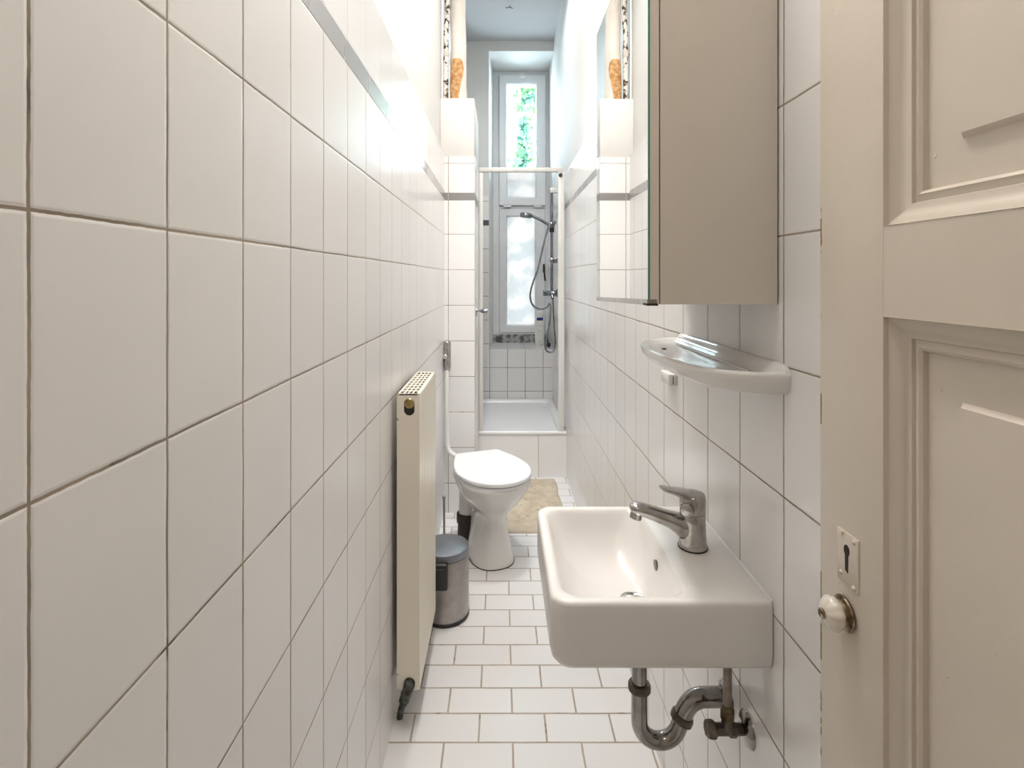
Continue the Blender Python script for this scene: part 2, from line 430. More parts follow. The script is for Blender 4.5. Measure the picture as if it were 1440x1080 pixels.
m.box(-0.168, -0.1045, Yb - 0.0086, Yb, 1.762, 1.808, 4)
struct(m.build('wall_back', [M['plaster'], M['bk_front'], M['plaster'], M['sill'], M['bt_dark']]))
# boxed pipe pillar on the left
m = MB()
m.box(XP, -0.152, 3.006, 3.52, 2.004, 2.335, 0, 0.006)
for z0, z1, f, e in ((0, 1.757, 1, 0), (1.757, 1.80, 2, 0.0004), (1.80, 2.004, 1, 0)):
    fs = m.box(XP, -0.148 + e, 3.0 - e, 3.52, z0, z1, f)
    if f == 1: fs[1].material_index = 3
struct(m.build('wall_partition', [M['plaster'], M['bt_front'], M['bt_band'], M['bt_side']]), 'white tiled pipe boxing pillar')

# window in the niche: fixed frame, upper and lower sash, panes, handle, stained slab under the frame
win = bpy.data.objects.new('window_1', None); COL.objects.link(win); win.location = (0.185, Yw, 0.72); WL['window_1'] = Vector((0.185, Yw, 0.72))
struct(win)
def ring_frame(name, x0, x1, z0, z1, ix0, ix1, iz0, iz1, y0, y1, mat, parent, bev=0.006):
    """a mitred frame with a chamfered inner edge"""
    m = MB()
    R = lambda a, b, c, d, y: [(a, y, c), (b, y, c), (b, y, d), (a, y, d)]
    m.loft([R(x0, x1, z0, z1, y1), R(x0, x1, z0, z1, y0 + 0.004), R(x0 + 0.004, x1 - 0.004, z0 + 0.004, z1 - 0.004, y0),
            R(ix0 - bev, ix1 + bev, iz0 - bev, iz1 + bev, y0), R(ix0, ix1, iz0, iz1, y0 + bev * 1.5), R(ix0, ix1, iz0, iz1, y1)], closed=True)
    return m.build(name, mat, parent)
ring_frame('window_frame', -0.09, 0.446, 0.795, 3.25, -0.005, 0.395, 0.83, 3.18, Yw, Yw + 0.09, M['frame'], win)
m = MB(); m.box(-0.006, 0.396, Yw + 0.001, Yw + 0.09, 1.955, 1.998); m.build('transom', M['frame'], win)
us = ring_frame('upper_sash', -0.02, 0.41, 1.991, 3.195, 0.053, 0.317, 2.066, 3.109, Yw - 0.03, Yw + 0.03, M['frame'], win, 0.010)
ls = ring_frame('lower_sash', -0.018, 0.405, 0.815, 1.962, 0.053, 0.312, 0.884, 1.89, Yw - 0.012, Yw + 0.035, M['frame'], win, 0.010)
ring_frame('sash_gap_shade', -0.0235, 0.4135, 1.9875, 3.1985, -0.019, 0.409, 1.992, 3.194, Yw - 0.003, Yw + 0.01, M['rubber_gap'], us, 0.0)  # thin dark ring paints the shaded gap around the upper sash
ring_frame('sash_gap_shade', -0.0205, 0.4075, 0.8125, 1.9645, -0.017, 0.404, 0.816, 1.961, Yw - 0.003, Yw + 0.01, M['rubber_gap'], ls, 0.0)  # same painted gap shade around the lower sash
m = MB(); m.box(0.048, 0.322, Yw + 0.004, Yw + 0.008, 2.345, 3.115); m.build('clear_pane', M['glass'], us)
m = MB(); m.box(0.048, 0.322, Yw + 0.004, Yw + 0.008, 2.06, 2.3445); m.build('frosted_pane', M['frost'], us)
m = MB(); m.box(0.048, 0.318, Yw + 0.008, Yw + 0.012, 0.878, 1.896); m.build('frosted_pane', M['frost'], ls)
m = MB()
m.box(0.384, 0.404, Yw - 0.018, Yw - 0.012, 1.37, 1.45, 0, 0.004); m.cyl((0.394, Yw - 0.012, 1.43), (0.394, Yw - 0.05, 1.43), 0.008)
m.tube(spline([(0.394, Yw - 0.05, 1.44), (0.394, Yw - 0.055, 1.40), (0.398, Yw - 0.055, 1.33), (0.404, Yw - 0.05, 1.295)]), 0.0075, 10)
h = m.build('window_handle', M['rubber_gap'], ls); h['label'] = 'dark window handle'
m = MB(); m.box(-0.09, 0.446, Yw - 0.006, Yw + 0.09, 0.715, 0.797); o = m.build('window_base_strip', M['dirtyslab'], win); o['label'] = 'grimy stained strip below the frame'
m = MB()
for x in (0.02, 0.30): m.box(x, x + 0.07, Yw - 0.034, Yw - 0.01, 1.972, 1.991, 0, 0.003)
m.build('hinge', M['frame'], us)
m = MB(); m.box(0.165, 0.215, Yw - 0.045, Yw - 0.028, 3.165, 3.205, 0, 0.006); m.tube(spline([(0.17, Yw - 0.03, 3.19), (0.10, Yw - 0.02, 3.20), (0.02, Yw - 0.015, 3.225), (-0.04, Yw - 0.01, 3.228)]), 0.004, 8, 0)
m.build('sash_latch', M['frame'], us)

# door leaf swung open along the right wall
DX = 0.385
door = bpy.data.objects.new('door_1', None); COL.objects.link(door); door.location = (DX + 0.02, 0.3, 0); WL['door_1'] = Vector((DX + 0.02, 0.3, 0)); struct(door)
Y0, Y1, PY0, PY1 = -0.06, 0.6446, 0.05, 0.5377
rails = [(0.012, 0.22), (1.281, 1.3726), (2.02, 2.13)]
m = MB()
m.box(DX, DX + 0.04, PY1, Y1, 0.012, 2.13, 0, 0.0015)
m.box(DX, DX + 0.04, Y0, PY0, 0.012, 2.13, 0, 0.0015)
for z0, z1 in rails: m.box(DX + 0.0006, DX + 0.0395, PY0 - 0.002, PY1 + 0.002, z0, z1, 0)
leaf = m.build('door_leaf', M['door'], door)
PROF = [(0, 0.0), (0.0012, 0.0035), (0.004, 0.0042), (0.009, 0.0068), (0.015, 0.0098), (0.0195, 0.0105), (0.0205, 0.0128), (0.024, 0.0125), (0.0275, 0.0110), (0.0300, 0.0125), (0.0318, 0.0165)]
for z0, z1 in ((0.22, 1.281), (1.3726, 2.02)):
    m = MB()
    R = lambda d, k: [(DX + k * 1.3, PY0 + d, z0 + d), (DX + k * 1.3, PY1 - d, z0 + d), (DX + k * 1.3, PY1 - d, z1 - d), (DX + k * 1.3, PY0 + d, z1 - d)]
    m.loft([R(d, k) for d, k in PROF] + [R(0.0318, 0.03), R(0, 0.03)], closed=True)
    m.build('moulding', M['door'], leaf, sharp=25)
    m = MB()
    a, f = 0.028, 0.070
    R2 = lambda d, k: [(DX + k, PY0 + d, z0 + d), (DX + k, PY1 - d, z0 + d), (DX + k, PY1 - d, z1 - d), (DX + k, PY0 + d, z1 - d)]
    m.loft([R2(a, 0.03), R2(a, 0.0205), R2(f, 0.0200), R2(f + 0.004, 0.0145), R2(f + 0.12, 0.0140)], True, True)
    m.build('door_panel', M['door'], leaf, sharp=12)
# knob with fluted white porcelain body
kc = Vector((DX, 0.5954, 0.946))
m = MB(); m.lathe([(0, -0.002), (0.0155, -0.0005), (0.0180, 0.001), (0.0190, 0.003), (0.0180, 0.0045), (0.0150, 0.005), (0.0125, 0.0065), (0.0115, 0.0085), (0, 0.0095)], kc, (-1, 0, 0), 36)
ro = m.build('knob_rosette', M['rosette'], door)
m = MB()
fl = lambda a: 1 + 0.07 * abs(math.cos(5 * a)) - 0.05
m.lathe([(0.009, 0.0075), (0.0135, 0.0085), (0.0168, 0.0115), (0.0180, 0.0150), (0.0172, 0.0190), (0.0140, 0.0228), (0.0090, 0.0255), (0.0045, 0.0262)], kc, (-1, 0, 0), 64, 0, fl)
m.build('door_knob', M['knob'], door, sharp=60)
m = MB(); m.lathe([(0.0052, 0.0255), (0.0056, 0.0275), (0.0045, 0.029), (0.0022, 0.0288), (0, 0.0280)], kc, (-1, 0, 0), 20); m.build('knob_cap', M['rosette'], door)
# painted keyhole plate
m = MB()
py0, py1, pz0, pz1 = 0.573, 0.609, 0.979, 1.037
m.loft([[(DX + 0.001, y, z) for y, z in ((py0, pz0), (py1, pz0), (py1, pz1), (py0, pz1))], [(DX - 0.0012, y, z) for y, z in ((py0, pz0), (py1, pz0), (py1, pz1), (py0, pz1))],
        [(DX - 0.0022, y, z) for y, z in ((py0 + .0015, pz0 + .0015), (py1 - .0015, pz0 + .0015), (py1 - .0015, pz1 - .0015), (py0 + .0015, pz1 - .0015))]])
for y, z in ((py0 + 0.006, pz0 + 0.004), (py1 - 0.008, pz0 + 0.010), (py0 + 0.006, pz1 - 0.004), (py1 - 0.010, pz1 - 0.002)): m.sphere((DX - 0.0015, y, z), 0.003, 10)
kp = m.build('keyhole_plate', M['door'], door)
m = MB()
kz = 1.0125; ky = 0.591
out = [(ky + 0.0048 * math.sin(a), kz + 0.0055 + 0.0062 * math.cos(a)) for a in [(-PI * 0.80) + PI * 1.60 * i / 18 for i in range(19)]]
out += [(ky + 0.0026, kz - 0.017), (ky - 0.0022, kz - 0.019)]
m.loft([[(DX - 0.0026, y, z) for y, z in out], [(DX + 0.0, y, z) for y, z in out]])
m.build('keyhole', M['hole'], kp)

# ------------------------------------------------------------------ washbasin
wb = thing('washbasin', 'white rectangular ceramic washbasin fixed to the right wall below the tap', 'sink', (0.431, 1.025, 0.69))
m = MB()
x0, x1, y0, y1 = 0.079, 0.4315, 0.844, 1.205
L = lambda i, r, z, rr=None: rrect(x0 + i, x1, y0 + i, y1 - i, r, z, 6, (r, 0.004, 0.004, r))
rings = [L(0.045, 0.02, 0.690), L(0.030, 0.02, 0.6895), L(0.020, 0.022, 0.6905), L(0.010, 0.026, 0.6955), L(0.0035, 0.030, 0.704), L(0.0005, 0.032, 0.716), L(0, 0.033, 0.73), L(0, 0.033, 0.785),
         L(0.0002, 0.033, 0.799), L(0.0015, 0.032, 0.8035), L(0.0045, 0.030, 0.8058), L(0.009, 0.027, 0.806)]
B = lambda a, b, c, d, r, z: rrect(a, b, c, d, r, z, 6)
rings += [B(0.096, 0.310, 0.861, 1.188, 0.034, 0.8055), B(0.099, 0.306, 0.864, 1.185, 0.034, 0.8035), B(0.103, 0.302, 0.868, 1.181, 0.036, 0.797), B(0.113, 0.298, 0.877, 1.171, 0.046, 0.772),
          B(0.132, 0.293, 0.894, 1.152, 0.055, 0.742), B(0.155, 0.287, 0.922, 1.125, 0.055, 0.721), B(0.185, 0.281, 0.955, 1.092, 0.045, 0.7085), B(0.225, 0.277, 0.992, 1.044, 0.026, 0.7035)]
m.loft(rings)
basin = m.build('basin', M['basin'], wb, sharp=50)
m = MB(); m.lathe([(0.0, 0.003), (0.012, 0.0025), (0.019, 0.002), (0.0215, 0.004), (0.0245, 0.0045), (0.027, 0.0015), (0.027, -0.004)], (0.252, 1.016, 0.7042), n=36)
m.build('drain', M['chrome'], wb)
m = MB()
ov = [(0.2955 + 0.0, 1.025 + 0.011 * math.cos(a), 0.768 + 0.0095 * math.sin(a)) for a in [2 * PI * i / 24 for i in range(24)]]
ov2 = [(0.2995, p[1], p[2]) for p in ov]
m.loft([ov, ov2]); m.build('overflow_hole', M['darkmetal'], wb)
m = MB(); m.tube([(0.4315, 0.846, 0.8055), (0.4315, 1.205, 0.8055)], 0.0035, 8); m.build('sealant_joint', M['caulk'], wb)

# ------------------------------------------------------------------ tap
TX, TY, TZ = 0.366, 1.02, 0.806
tap = thing('tap', 'chrome single lever mixer tap standing on the washbasin ledge', 'tap', (TX, TY, TZ))
m = MB()
m.lathe([(0.0, 0.0), (0.0265, 0.0), (0.0268, 0.003), (0.0255, 0.010), (0.0240, 0.030), (0.0236, 0.050), (0.0238, 0.0645), (0.0225, 0.0665), (0.0, 0.0665)], (TX, TY, TZ), n=40)
def ell_ring(c, ax, ry, rz, n=20):
    """ellipse ring across axis direction ax (in xz plane)"""
    a = Vector(ax).normalized(); up = Vector((0, 1, 0)); w = a.cross(up).normalized()
    return [Vector(c) + up * (ry * math.cos(2*PI*k/n)) + w * (rz * math.sin(2*PI*k/n)) for k in range(n)]
sx = [((TX - 0.002, TY, TZ + 0.036), (-1, 0, 0.05), 0.020, 0.030), ((TX - 0.018, TY, TZ + 0.040), (-1, 0, 0.15), 0.0195, 0.026), ((TX - 0.030, TY, TZ + 0.0465), (-1, 0, 0.25), 0.0185, 0.0195),
      ((TX - 0.045, TY, TZ + 0.0535), (-1, 0, 0.27), 0.0175, 0.0155), ((TX - 0.070, TY, TZ + 0.0625), (-1, 0, 0.28), 0.0165, 0.0135), ((TX - 0.095, TY, TZ + 0.0710), (-1, 0, 0.28), 0.0160, 0.0125),
      ((TX - 0.108, TY, TZ + 0.0740), (-1, 0, 0.15), 0.0155, 0.0120), ((TX - 0.116, TY, TZ + 0.0740), (-1, 0, -0.2), 0.0130, 0.0095), ((TX - 0.120, TY, TZ + 0.0735), (-1, 0, -0.3), 0.007, 0.005)]
m.loft([ell_ring(*a) for a in sx])
body = m.build('tap_body', M['oldchrome'], tap, sharp=55)
m = MB(); m.cyl((TX - 0.106, TY, TZ + 0.070), (TX - 0.1095, TY, TZ + 0.055), 0.0115, 0.0112, 24); m.build('aerator', M['oldchrome'], tap)
m = MB(); m.lathe([(0.0238, 0), (0.0275, 0.0006), (0.0278, 0.0025), (0.024, 0.003)], (TX, TY, TZ), n=36); m.build('base_seal', M['rubber_gap'], tap)
m = MB()
def lring(x, zc, ry, rz):
    return [(x, TY + ry * math.copysign(abs(math.cos(a)) ** 0.6, math.cos(a)), zc + rz * math.copysign(abs(math.sin(a)) ** 0.6, math.sin(a))) for a in [2*PI*k/20 for k in range(20)]]
m.lathe([(0.0, 0.067), (0.0228, 0.067), (0.0242, 0.069), (0.0246, 0.085), (0.0240, 0.096), (0.0215, 0.1025), (0.012, 0.106), (0, 0.1068)], (TX, TY, TZ), n=36)
lv = [(TX + 0.016, 0.094, 0.018, 0.007), (TX - 0.004, 0.0985, 0.021, 0.0075), (TX - 0.020, 0.1025, 0.0195, 0.0065), (TX - 0.038, 0.107, 0.0165, 0.0045), (TX - 0.052, 0.1105, 0.0145, 0.0033), (TX - 0.0605, 0.1130, 0.0115, 0.0022), (TX - 0.0635, 0.1140, 0.006, 0.0012)]
m.loft([lring(x, TZ + z, ry, rz) for x, z, ry, rz in lv])
m.lathe([(0.0, -0.003), (0.0115, -0.003), (0.0125, 0.004), (0.0125, 0.012), (0.010, 0.014), (0, 0.014)], (TX - 0.014, TY - 0.016, TZ + 0.080), (-0.55, -0.8, 0), 24)
lever = m.build('tap_lever', M['oldchrome'], tap, sharp=50)
m = MB(); m.cyl((TX - 0.0222, TY - 0.0135, TZ + 0.085), (TX - 0.0262, TY - 0.016, TZ + 0.085), 0.0034, n=16); m.build('temperature_dot', M['rubber_gap'], lever)

# ------------------------------------------------------------------ trap and angle valve below the basin
trap = thing('sink_trap', 'chrome U-bend drain trap hanging under the washbasin', 'pipe', (0.3, 1.02, 0.42))
ty = 1.02; r = 0.0155
m = MB()
m.tube([(0.264, ty, 0.6895), (0.264, ty, 0.54)], r * 0.94, 20); m.build('tailpiece', M['trapchrome'], trap)
m = MB()
pts = [(0.264, ty, 0.540), (0.264, ty, 0.500)] + arc((0.3025, 0.474), 0.0385, PI, 2*PI - 0.45, 18, ty)
e = pts[-1]; pts += [(e[0] + 0.0045, ty, e[2] + 0.0115), (e[0] + 0.0085, ty, e[2] + 0.0235)]
m.tube(pts, r, 20); m.build('bend_pipe', M['trapchrome'], trap)
m = MB()
s0 = Vector(pts[-1])
pts2 = spline([s0, s0 + Vector((0.006, 0, 0.014)), s0 + Vector((0.016, 0, 0.028)), s0 + Vector((0.030, 0, 0.036)), s0 + Vector((0.046, 0, 0.038)), (0.432, ty, s0.z + 0.038)], 6)
m.tube(pts2, r * 1.12, 20); m.build('outlet_pipe', M['trapchrome'], trap)
for c, ax in (((0.264, ty, 0.540), (0, 0, 1)), (tuple(s0), (0.38, 0, 0.92))):
    m = MB(); m.lathe([(0.0145, -0.0075), (0.0195, -0.0075), (0.0212, -0.006), (0.0212, 0.003), (0.0190, 0.0065), (0.0145, 0.0065)], c, ax, 28); m.build('collar', M['darkmetal'], trap)
m = MB(); m.lathe([(0.0150, 0.014), (0.024, 0.012), (0.029, 0.0055), (0.030, 0.0)], (0.432, ty, s0.z + 0.038), (-1, 0, 0), 28); m.build('outlet_cover', M['trapchrome'], trap)

av = thing('angle_valve', 'tarnished angle stop valve with round wall plate beside the U-bend trap', 'valve', (0.40, 0.934, 0.50))
vy, vz = 0.934, 0.530
m = MB(); m.tube([(0.396, vy, vz), (0.3965, vy + 0.001, 0.60), (0.397, vy + 0.004, 0.692)], 0.0075, 14); m.build('supply_pipe', M['agedpipe'], av)
m = MB()
m.lathe([(0.0, 0.0), (0.0088, 0.0), (0.0095, 0.004), (0.0095, 0.020), (0.0125, 0.024), (0.0125, 0.034), (0.0098, 0.037), (0.0098, 0.058), (0, 0.058)], (0.432, vy, vz), (-1, 0, 0), 8)
m.cyl((0.396, vy, vz), (0.396, vy, vz + 0.024), 0.0105, n=16); m.build('valve_body', M['darkmetal'], av)
m = MB(); m.cyl((0.396, vy, vz + 0.020), (0.396, vy, vz + 0.034), 0.0125, n=6); m.cyl((0.396, vy, vz + 0.034), (0.396, vy, vz + 0.042), 0.0105, 0.008, n=16); m.build('compression_nut', M['darkbrass'], av)
m = MB(); m.lathe([(0.0, 0.056), (0.012, 0.056), (0.0165, 0.060), (0.0170, 0.066), (0.0155, 0.072), (0.0115, 0.0745), (0, 0.0745)], (0.432, vy, vz), (-1, 0, 0), 24, 0, lambda a: 0.85 + 0.05 * math.cos(6 * a)); m.build('valve_handle', M['darkmetal'], av)
m = MB(); m.lathe([(0.0, 0.011), (0.012, 0.011), (0.018, 0.0095), (0.025, 0.006), (0.0285, 0.002), (0.029, 0.0)], (0.432, vy, vz), (-1, 0, 0), 36); m.build('wall_plate', M['trapchrome'], av)

# ------------------------------------------------------------------ soap shelf
def shelf_ring(d, z, y0=0.800, y1=1.285, n=28, back=0.4318, ex=0.0):
    out = []
    for i in range(n + 1):
        t = -1 + 2 * i / n
        yy = y0 + (y1 - y0) * (0.5 + 0.5 * math.sin(t * PI / 2))
        q = (yy - (y0 + y1) / 2) / ((y1 - y0) / 2)
        p = 5.0 if q < 0 else 2.6
        f = max(0.0, 1 - abs(q) ** p) ** (1 / 2.0)
        out.append((back - d * f, yy, z(yy) if callable(z) else z))
    return out + [(back, y1, z(y1) if callable(z) else z)]
sh = thing('soap_shelf', 'white ceramic shelf with rounded front on the right wall above the washbasin', 'shelf', (0.4318, 1.04, 1.14))
m = MB()
rim = lambda o: (lambda y: 1.1775 + o)
m.loft([shelf_ring(0.070, 1.142, 0.84, 1.235), shelf_ring(0.092, 1.1415, 0.818, 1.255), shelf_ring(0.112, 1.1445, 0.805, 1.272), shelf_ring(0.130, 1.1525, 0.798, 1.281), shelf_ring(0.139, 1.164, 0.795, 1.285), shelf_ring(0.141, 1.172, 0.7945, 1.286), shelf_ring(0.139, 1.1765, 0.795, 1.285),
        shelf_ring(0.134, 1.1785, 0.798, 1.281), shelf_ring(0.127, 1.1775, 0.806, 1.272), shelf_ring(0.121, 1.1735, 0.812, 1.266), shelf_ring(0.110, 1.1705, 0.825, 1.255), shelf_ring(0.060, 1.1685, 0.86, 1.215)])
m.build('shelf_body', M['porcelain'], sh, sharp=60)
m = MB()
up = [(0.4318, 1.171), (0.4318, 1.1895), (0.4275, 1.1905), (0.4225, 1.188), (0.4185, 1.181), (0.413, 1.1755), (0.404, 1.171), (0.404, 1.168)]
sc = lambda y, f: [(0.4318 - (0.4318 - x) * (0.4 + 0.6 * f), y, 1.171 + (z - 1.171) * f) for x, z in up]
m.loft([sc(0.7965, 0.35), sc(0.801, 0.75), sc(0.812, 0.95), sc(0.84, 1.0), sc(1.24, 1.0), sc(1.265, 0.95), sc(1.278, 0.75), sc(1.284, 0.35)])
m.build('back_upstand', M['porcelain'], sh, sharp=60)
m = MB(); m.tube([(0.398, 0.865, 1.1700), (0.398, 1.21, 1.1700)], 0.0022, 10); m.build('rib', M['porcelain'], sh)
m = MB(); m.lathe([(0.0, 0.0012), (0.004, 0.0012), (0.0055, 0.0)], (0.345, 1.13, 1.1702), n=16); m.build('drain_hole', M['hole'], sh)

m = MB()
m.box(0.411, 0.4319, 1.309, 1.378, 1.055, 1.083, 0, 0.002)
m.box(0.421, 0.4228, 1.3085, 1.3095, 1.059, 1.078, 1)
tag(m.build('wall_box', [M['whiteplastic'], M['hole']]), 'small white plastic box on the right wall below the ceramic soap shelf', 'box')

# ------------------------------------------------------------------ mirror cabinet
mc = thing('mirror_cabinet', 'beige wall cabinet with a mirrored door hanging above the washbasin', 'cabinet', (0.43, 1.04, 1.279))
CX, CY0, CY1, CZ0, CZ1 = 0.2277, 0.829, 1.246, 1.279, 1.90
drop = lambda y: -0.011 * (y - CY0) / (CY1 - CY0)
def cab(xa, xb, ya, yb, za, zb, m, mi=0, wall=0.0):
    m.hexa([(x, y, z + drop(y)) for x in (xa, xb) for y in (ya, yb) for z in (za, zb)], mi)
m = MB(); cab(CX + 0.0195, 0.429, CY0, CY1, CZ0, CZ1, m); m.build('carcass', M['cabinet'], mc)
EPS = -0.0115   # the mirror door hangs a touch out of true
skew = lambda x, y: x + EPS * (y - CY0)
m = MB()
m.hexa([(skew(x, y), y, z + drop(y)) for x in (CX + 0.0035, CX + 0.0175) for y in (CY0 + 0.0005, CY1) for z in (CZ0 + 0.001, CZ1)])
md = m.build('cabinet_door', M['cabinet'], mc)
m = MB()
fs = m.hexa([(skew(x, y), y, z + drop(y)) for x in (CX, CX + 0.0035) for y in (CY0, CY1) for z in (CZ0 + 0.008, CZ1)])
m.bm.faces.ensure_lookup_table()
for f in m.bm.faces:
    f.material_index = 0 if f.calc_center_median().x < CX + 0.0006 else 1
mi = m.build('mirror', [M['mirror'], M['glassedge']], md)
m = MB()
m.bm.free(); m = MB()
m.hexa([(skew(x, y), y, z + drop(y)) for x in (CX - 0.001, CX + 0.014) for y in (CY0 - 0.0005, CY1) for z in (CZ0 - 0.001, CZ0 + 0.008)])
m.build('edge_strip', M['oldchrome'], md)
m = MB(); m.box(CX - 0.002, CX + 0.0155, CY0 - 0.002, CY0 + 0.02, CZ0 - 0.002, CZ0 + 0.0015); m.build('corner_cap', M['black'], md)

# ------------------------------------------------------------------ radiator
ra = thing('radiator', 'tall narrow cream panel radiator standing off the left wall', 'radiator', (-0.272, 1.75, 0.1147))
RX0, RX1, RY0, RY1, RZ0, RZ1 = -0.3058, -0.239, 1.56, 1.937, 0.1147, 0.979
m = MB()   # fluted front panel
n = 16; prof = []
ys = RY0 + 0.022; ye = RY1 - 0.006; w = (ye - ys) / n
prof.append((RX1, RY0 + 0.002))
for i in range(n):
    a = ys + i * w
    prof += [(RX1, a), (RX1, a + w * 0.74), (RX1 - 0.0028, a + w * 0.80), (RX1 - 0.0028, a + w * 0.94)]
prof += [(RX1, ye), (RX1, RY1), (RX1 - 0.008, RY1), (RX1 - 0.008, RY0 + 0.002)]
m.loft([[(x, y, RZ0) for x, y in prof], [(x, y, RZ1 - 0.012) for x, y in prof]])
m.build('front_panel', M['radiator'], ra, sharp=20)
m = MB(); m.box(RX0 + 0.003, RX0 + 0.009, RY0 + 0.004, RY1 - 0.004, RZ0, RZ1 - 0.012); m.build('back_panel', M['radiator'], ra)
def plate(mb, y0, y1, holes, mat=0):
    """end panel with round cut-outs, built as grid around a polygon hole"""
    zb = RZ0
    for (hz, hr) in holes + [None]:
        pass
# end panels (near one carries the plug openings)
def end_panel(y0, y1, holes):
    m = MB(); xc = (RX0 + RX1) / 2 + 0.003
    zs = RZ0; N = 24
    def slab(z0, z1): m.box(RX0, RX1, y0, y1, z0, z1)
    for hz, hr, ext in holes:
        za, zb = hz - 0.03 - ext, hz + 0.028
        za = max(za, RZ0)
        if za > zs + 1e-4: slab(zs, za)
        inner, outer = [], []
        cut = hz - ext
        for k in range(N):
            a = 2 * PI * k / N + PI / N
            cx, cz = math.cos(a), math.sin(a)
            zz = hz + hr * cz if cz > 0 else cut + hr * cz
            inner.append((xc + hr * cx, max(zz, RZ0 + 0.001)))
            s = 1 / max(abs(cx), abs(cz))
            u, v = cx * s, cz * s
            outer.append((RX0 + (RX1 - RX0) * (u + 1) / 2, za + (zb - za) * (v + 1) / 2))
        m.loft([[(x, y0, z) for x, z in outer], [(x, y0, z) for x, z in inner], [(x, y1, z) for x, z in inner], [(x, y1, z) for x, z in outer]], closed=True)
        zs = zb
    slab(zs, RZ1)
    return m.build('end_panel', M['radiator'], ra)
end_panel(RY0, RY0 + 0.0025, [(0.134, 0.0175, 0.004), (0.953, 0.0155, 0.020)])
end_panel(RY1, RY1 + 0.002, [])
# top grille with rows of square slots
m = MB()
gx0, gx1, gy0, gy1 = RX0 + 0.006, RX1 - 0.010, RY0 + 0.016, RY1 - 0.012
nx, ny = 4, 9
zt0, zt1 = RZ1 - 0.003, RZ1 + 0.0005
m.box(RX1 - 0.012, RX1, RY0 + 0.002, RY1, RZ1 - 0.013, zt1, 0, 0.0012); m.box(RX0, RX0 + 0.006, RY0 + 0.002, RY1, RZ1 - 0.013, zt1, 0, 0.001)
m.box(RX0, RX1, RY0, RY0 + 0.016, zt0, zt1, 0, 0.001); m.box(RX0, RX1, RY1 - 0.012, RY1 + 0.002, zt0, zt1, 0, 0.001)
for i in range(1, nx):
    x = gx0 + (gx1 - gx0) * i / nx; m.box(x - 0.0022, x + 0.0022, gy0, gy1, zt0, zt1 - 0.0004)
for j in range(1, ny):
    y = gy0 + (gy1 - gy0) * j / ny; m.box(gx0, gx1, y - 0.0065, y + 0.0065, zt0, zt1 - 0.0006)
m.build('top_grille', M['radiator'], ra)
m = MB(); m.box(RX0 + 0.010, RX1 - 0.009, RY0 + 0.03, RY1 - 0.005, RZ0 + 0.03, RZ1 - 0.035); m.build('inner_shade_block', M['hole'], ra)  # solid dark block, paints the shade inside the radiator
xc = (RX0 + RX1) / 2 + 0.003
m = MB(); m.lathe([(0.0, 0.0), (0.0152, 0.0), (0.0152, 0.006), (0.0135, 0.0078), (0.0105, 0.0070), (0.0085, 0.0072), (0.0078, 0.0105), (0.0045, 0.0105), (0.0035, 0.008), (0, 0.008)], (xc, RY0 + 0.006, 0.953), (0, -1, 0), 28); m.build('vent_plug', M['brass'], ra)
m = MB(); m.box(xc - 0.0150, xc + 0.0150, RY0 + 0.005, RY0 + 0.012, 0.912, 0.937); m.build('plug_recess', M['rubber_gap'], ra)  # dark box paints the shade seen through the plug opening
# return valve at the foot of the radiator
vv = thing('radiator_valve', 'corroded radiator valve and pipe running down to the floor by the left wall', 'valve', (-0.30, 1.57, 0.0))
m = MB()
m.lathe([(0, 0.0), (0.0155, 0.0), (0.0165, 0.004), (0.0165, 0.012), (0.014, 0.020), (0.010, 0.024), (0, 0.025)], (xc, RY0 + 0.008, 0.131), (0, -1, 0), 20)
m.tube(spline([(xc, RY0 - 0.004, 0.131), (xc - 0.006, RY0 - 0.006, 0.112), (xc - 0.014, RY0 + 0.004, 0.092)]), [0.015, 0.0155, 0.0155, 0.0155, 0.0155, 0.015, 0.0145, 0.014, 0.0145, 0.0155, 0.0155, 0.0155, 0.0150, 0.0140, 0.013, 0.012, 0.011][:17], 14)
m.build('valve_body', M['rustmetal'], vv)
m = MB(); m.tube(spline([(xc - 0.012, RY0 + 0.002, 0.097), (xc - 0.021, RY0 + 0.018, 0.060), (xc - 0.031, RY0 + 0.034, 0.028), (xc - 0.036, RY0 + 0.042, -0.004)]), 0.0095, 12); m.build('pipe', M['rustmetal'], vv)
m = MB(); m.lathe([(0.0135, -0.012), (0.0150, -0.010), (0.0150, 0.010), (0.0135, 0.012)], (xc - 0.016, RY0 + 0.009, 0.080), (0.25, -0.4, 1), 6); m.build('union_nut', M['rustmetal'], vv)

# ------------------------------------------------------------------ pedal bin
bx, by, br = -0.2205, 2.10, 0.0925
pb = thing('pedal_bin', 'round brushed steel bin with a blue-grey lid between radiator and toilet', 'bin', (bx, by, 0))
m = MB(); m.lathe([(0, 0.012), (br - 0.001, 0.012), (br, 0.016), (br, 0.238), (br - 0.002, 0.241), (0, 0.241)], (bx, by, 0), n=56); m.build('body', M['steel'], pb)
m = MB(); m.lathe([(0, 0.0), (br - 0.004, 0.0), (br + 0.0015, 0.003), (br + 0.0015, 0.014), (br - 0.002, 0.016), (0, 0.016)], (bx, by, 0), n=56); m.build('base_ring', M['black'], pb)
m = MB(); m.lathe([(0, 0.2435), (br - 0.003, 0.2435), (br + 0.0005, 0.245), (br + 0.0005, 0.266), (br - 0.0015, 0.270), (br - 0.007, 0.2725), (br * 0.6, 0.276), (0, 0.2775)], (bx, by, 0), n=56)
o = m.build('lid', M['lid'], pb, sharp=25); o['label'] = 'blue-grey metal lid'
m = MB()
m.box(bx - 0.050, bx + 0.020, by - br - 0.020, by - br + 0.012, 0.150, 0.250, 0, 0.008, 3); m.box(bx - 0.040, bx + 0.010, by - br - 0.026, by - br - 0.012, 0.17, 0.235, 0, 0.006)
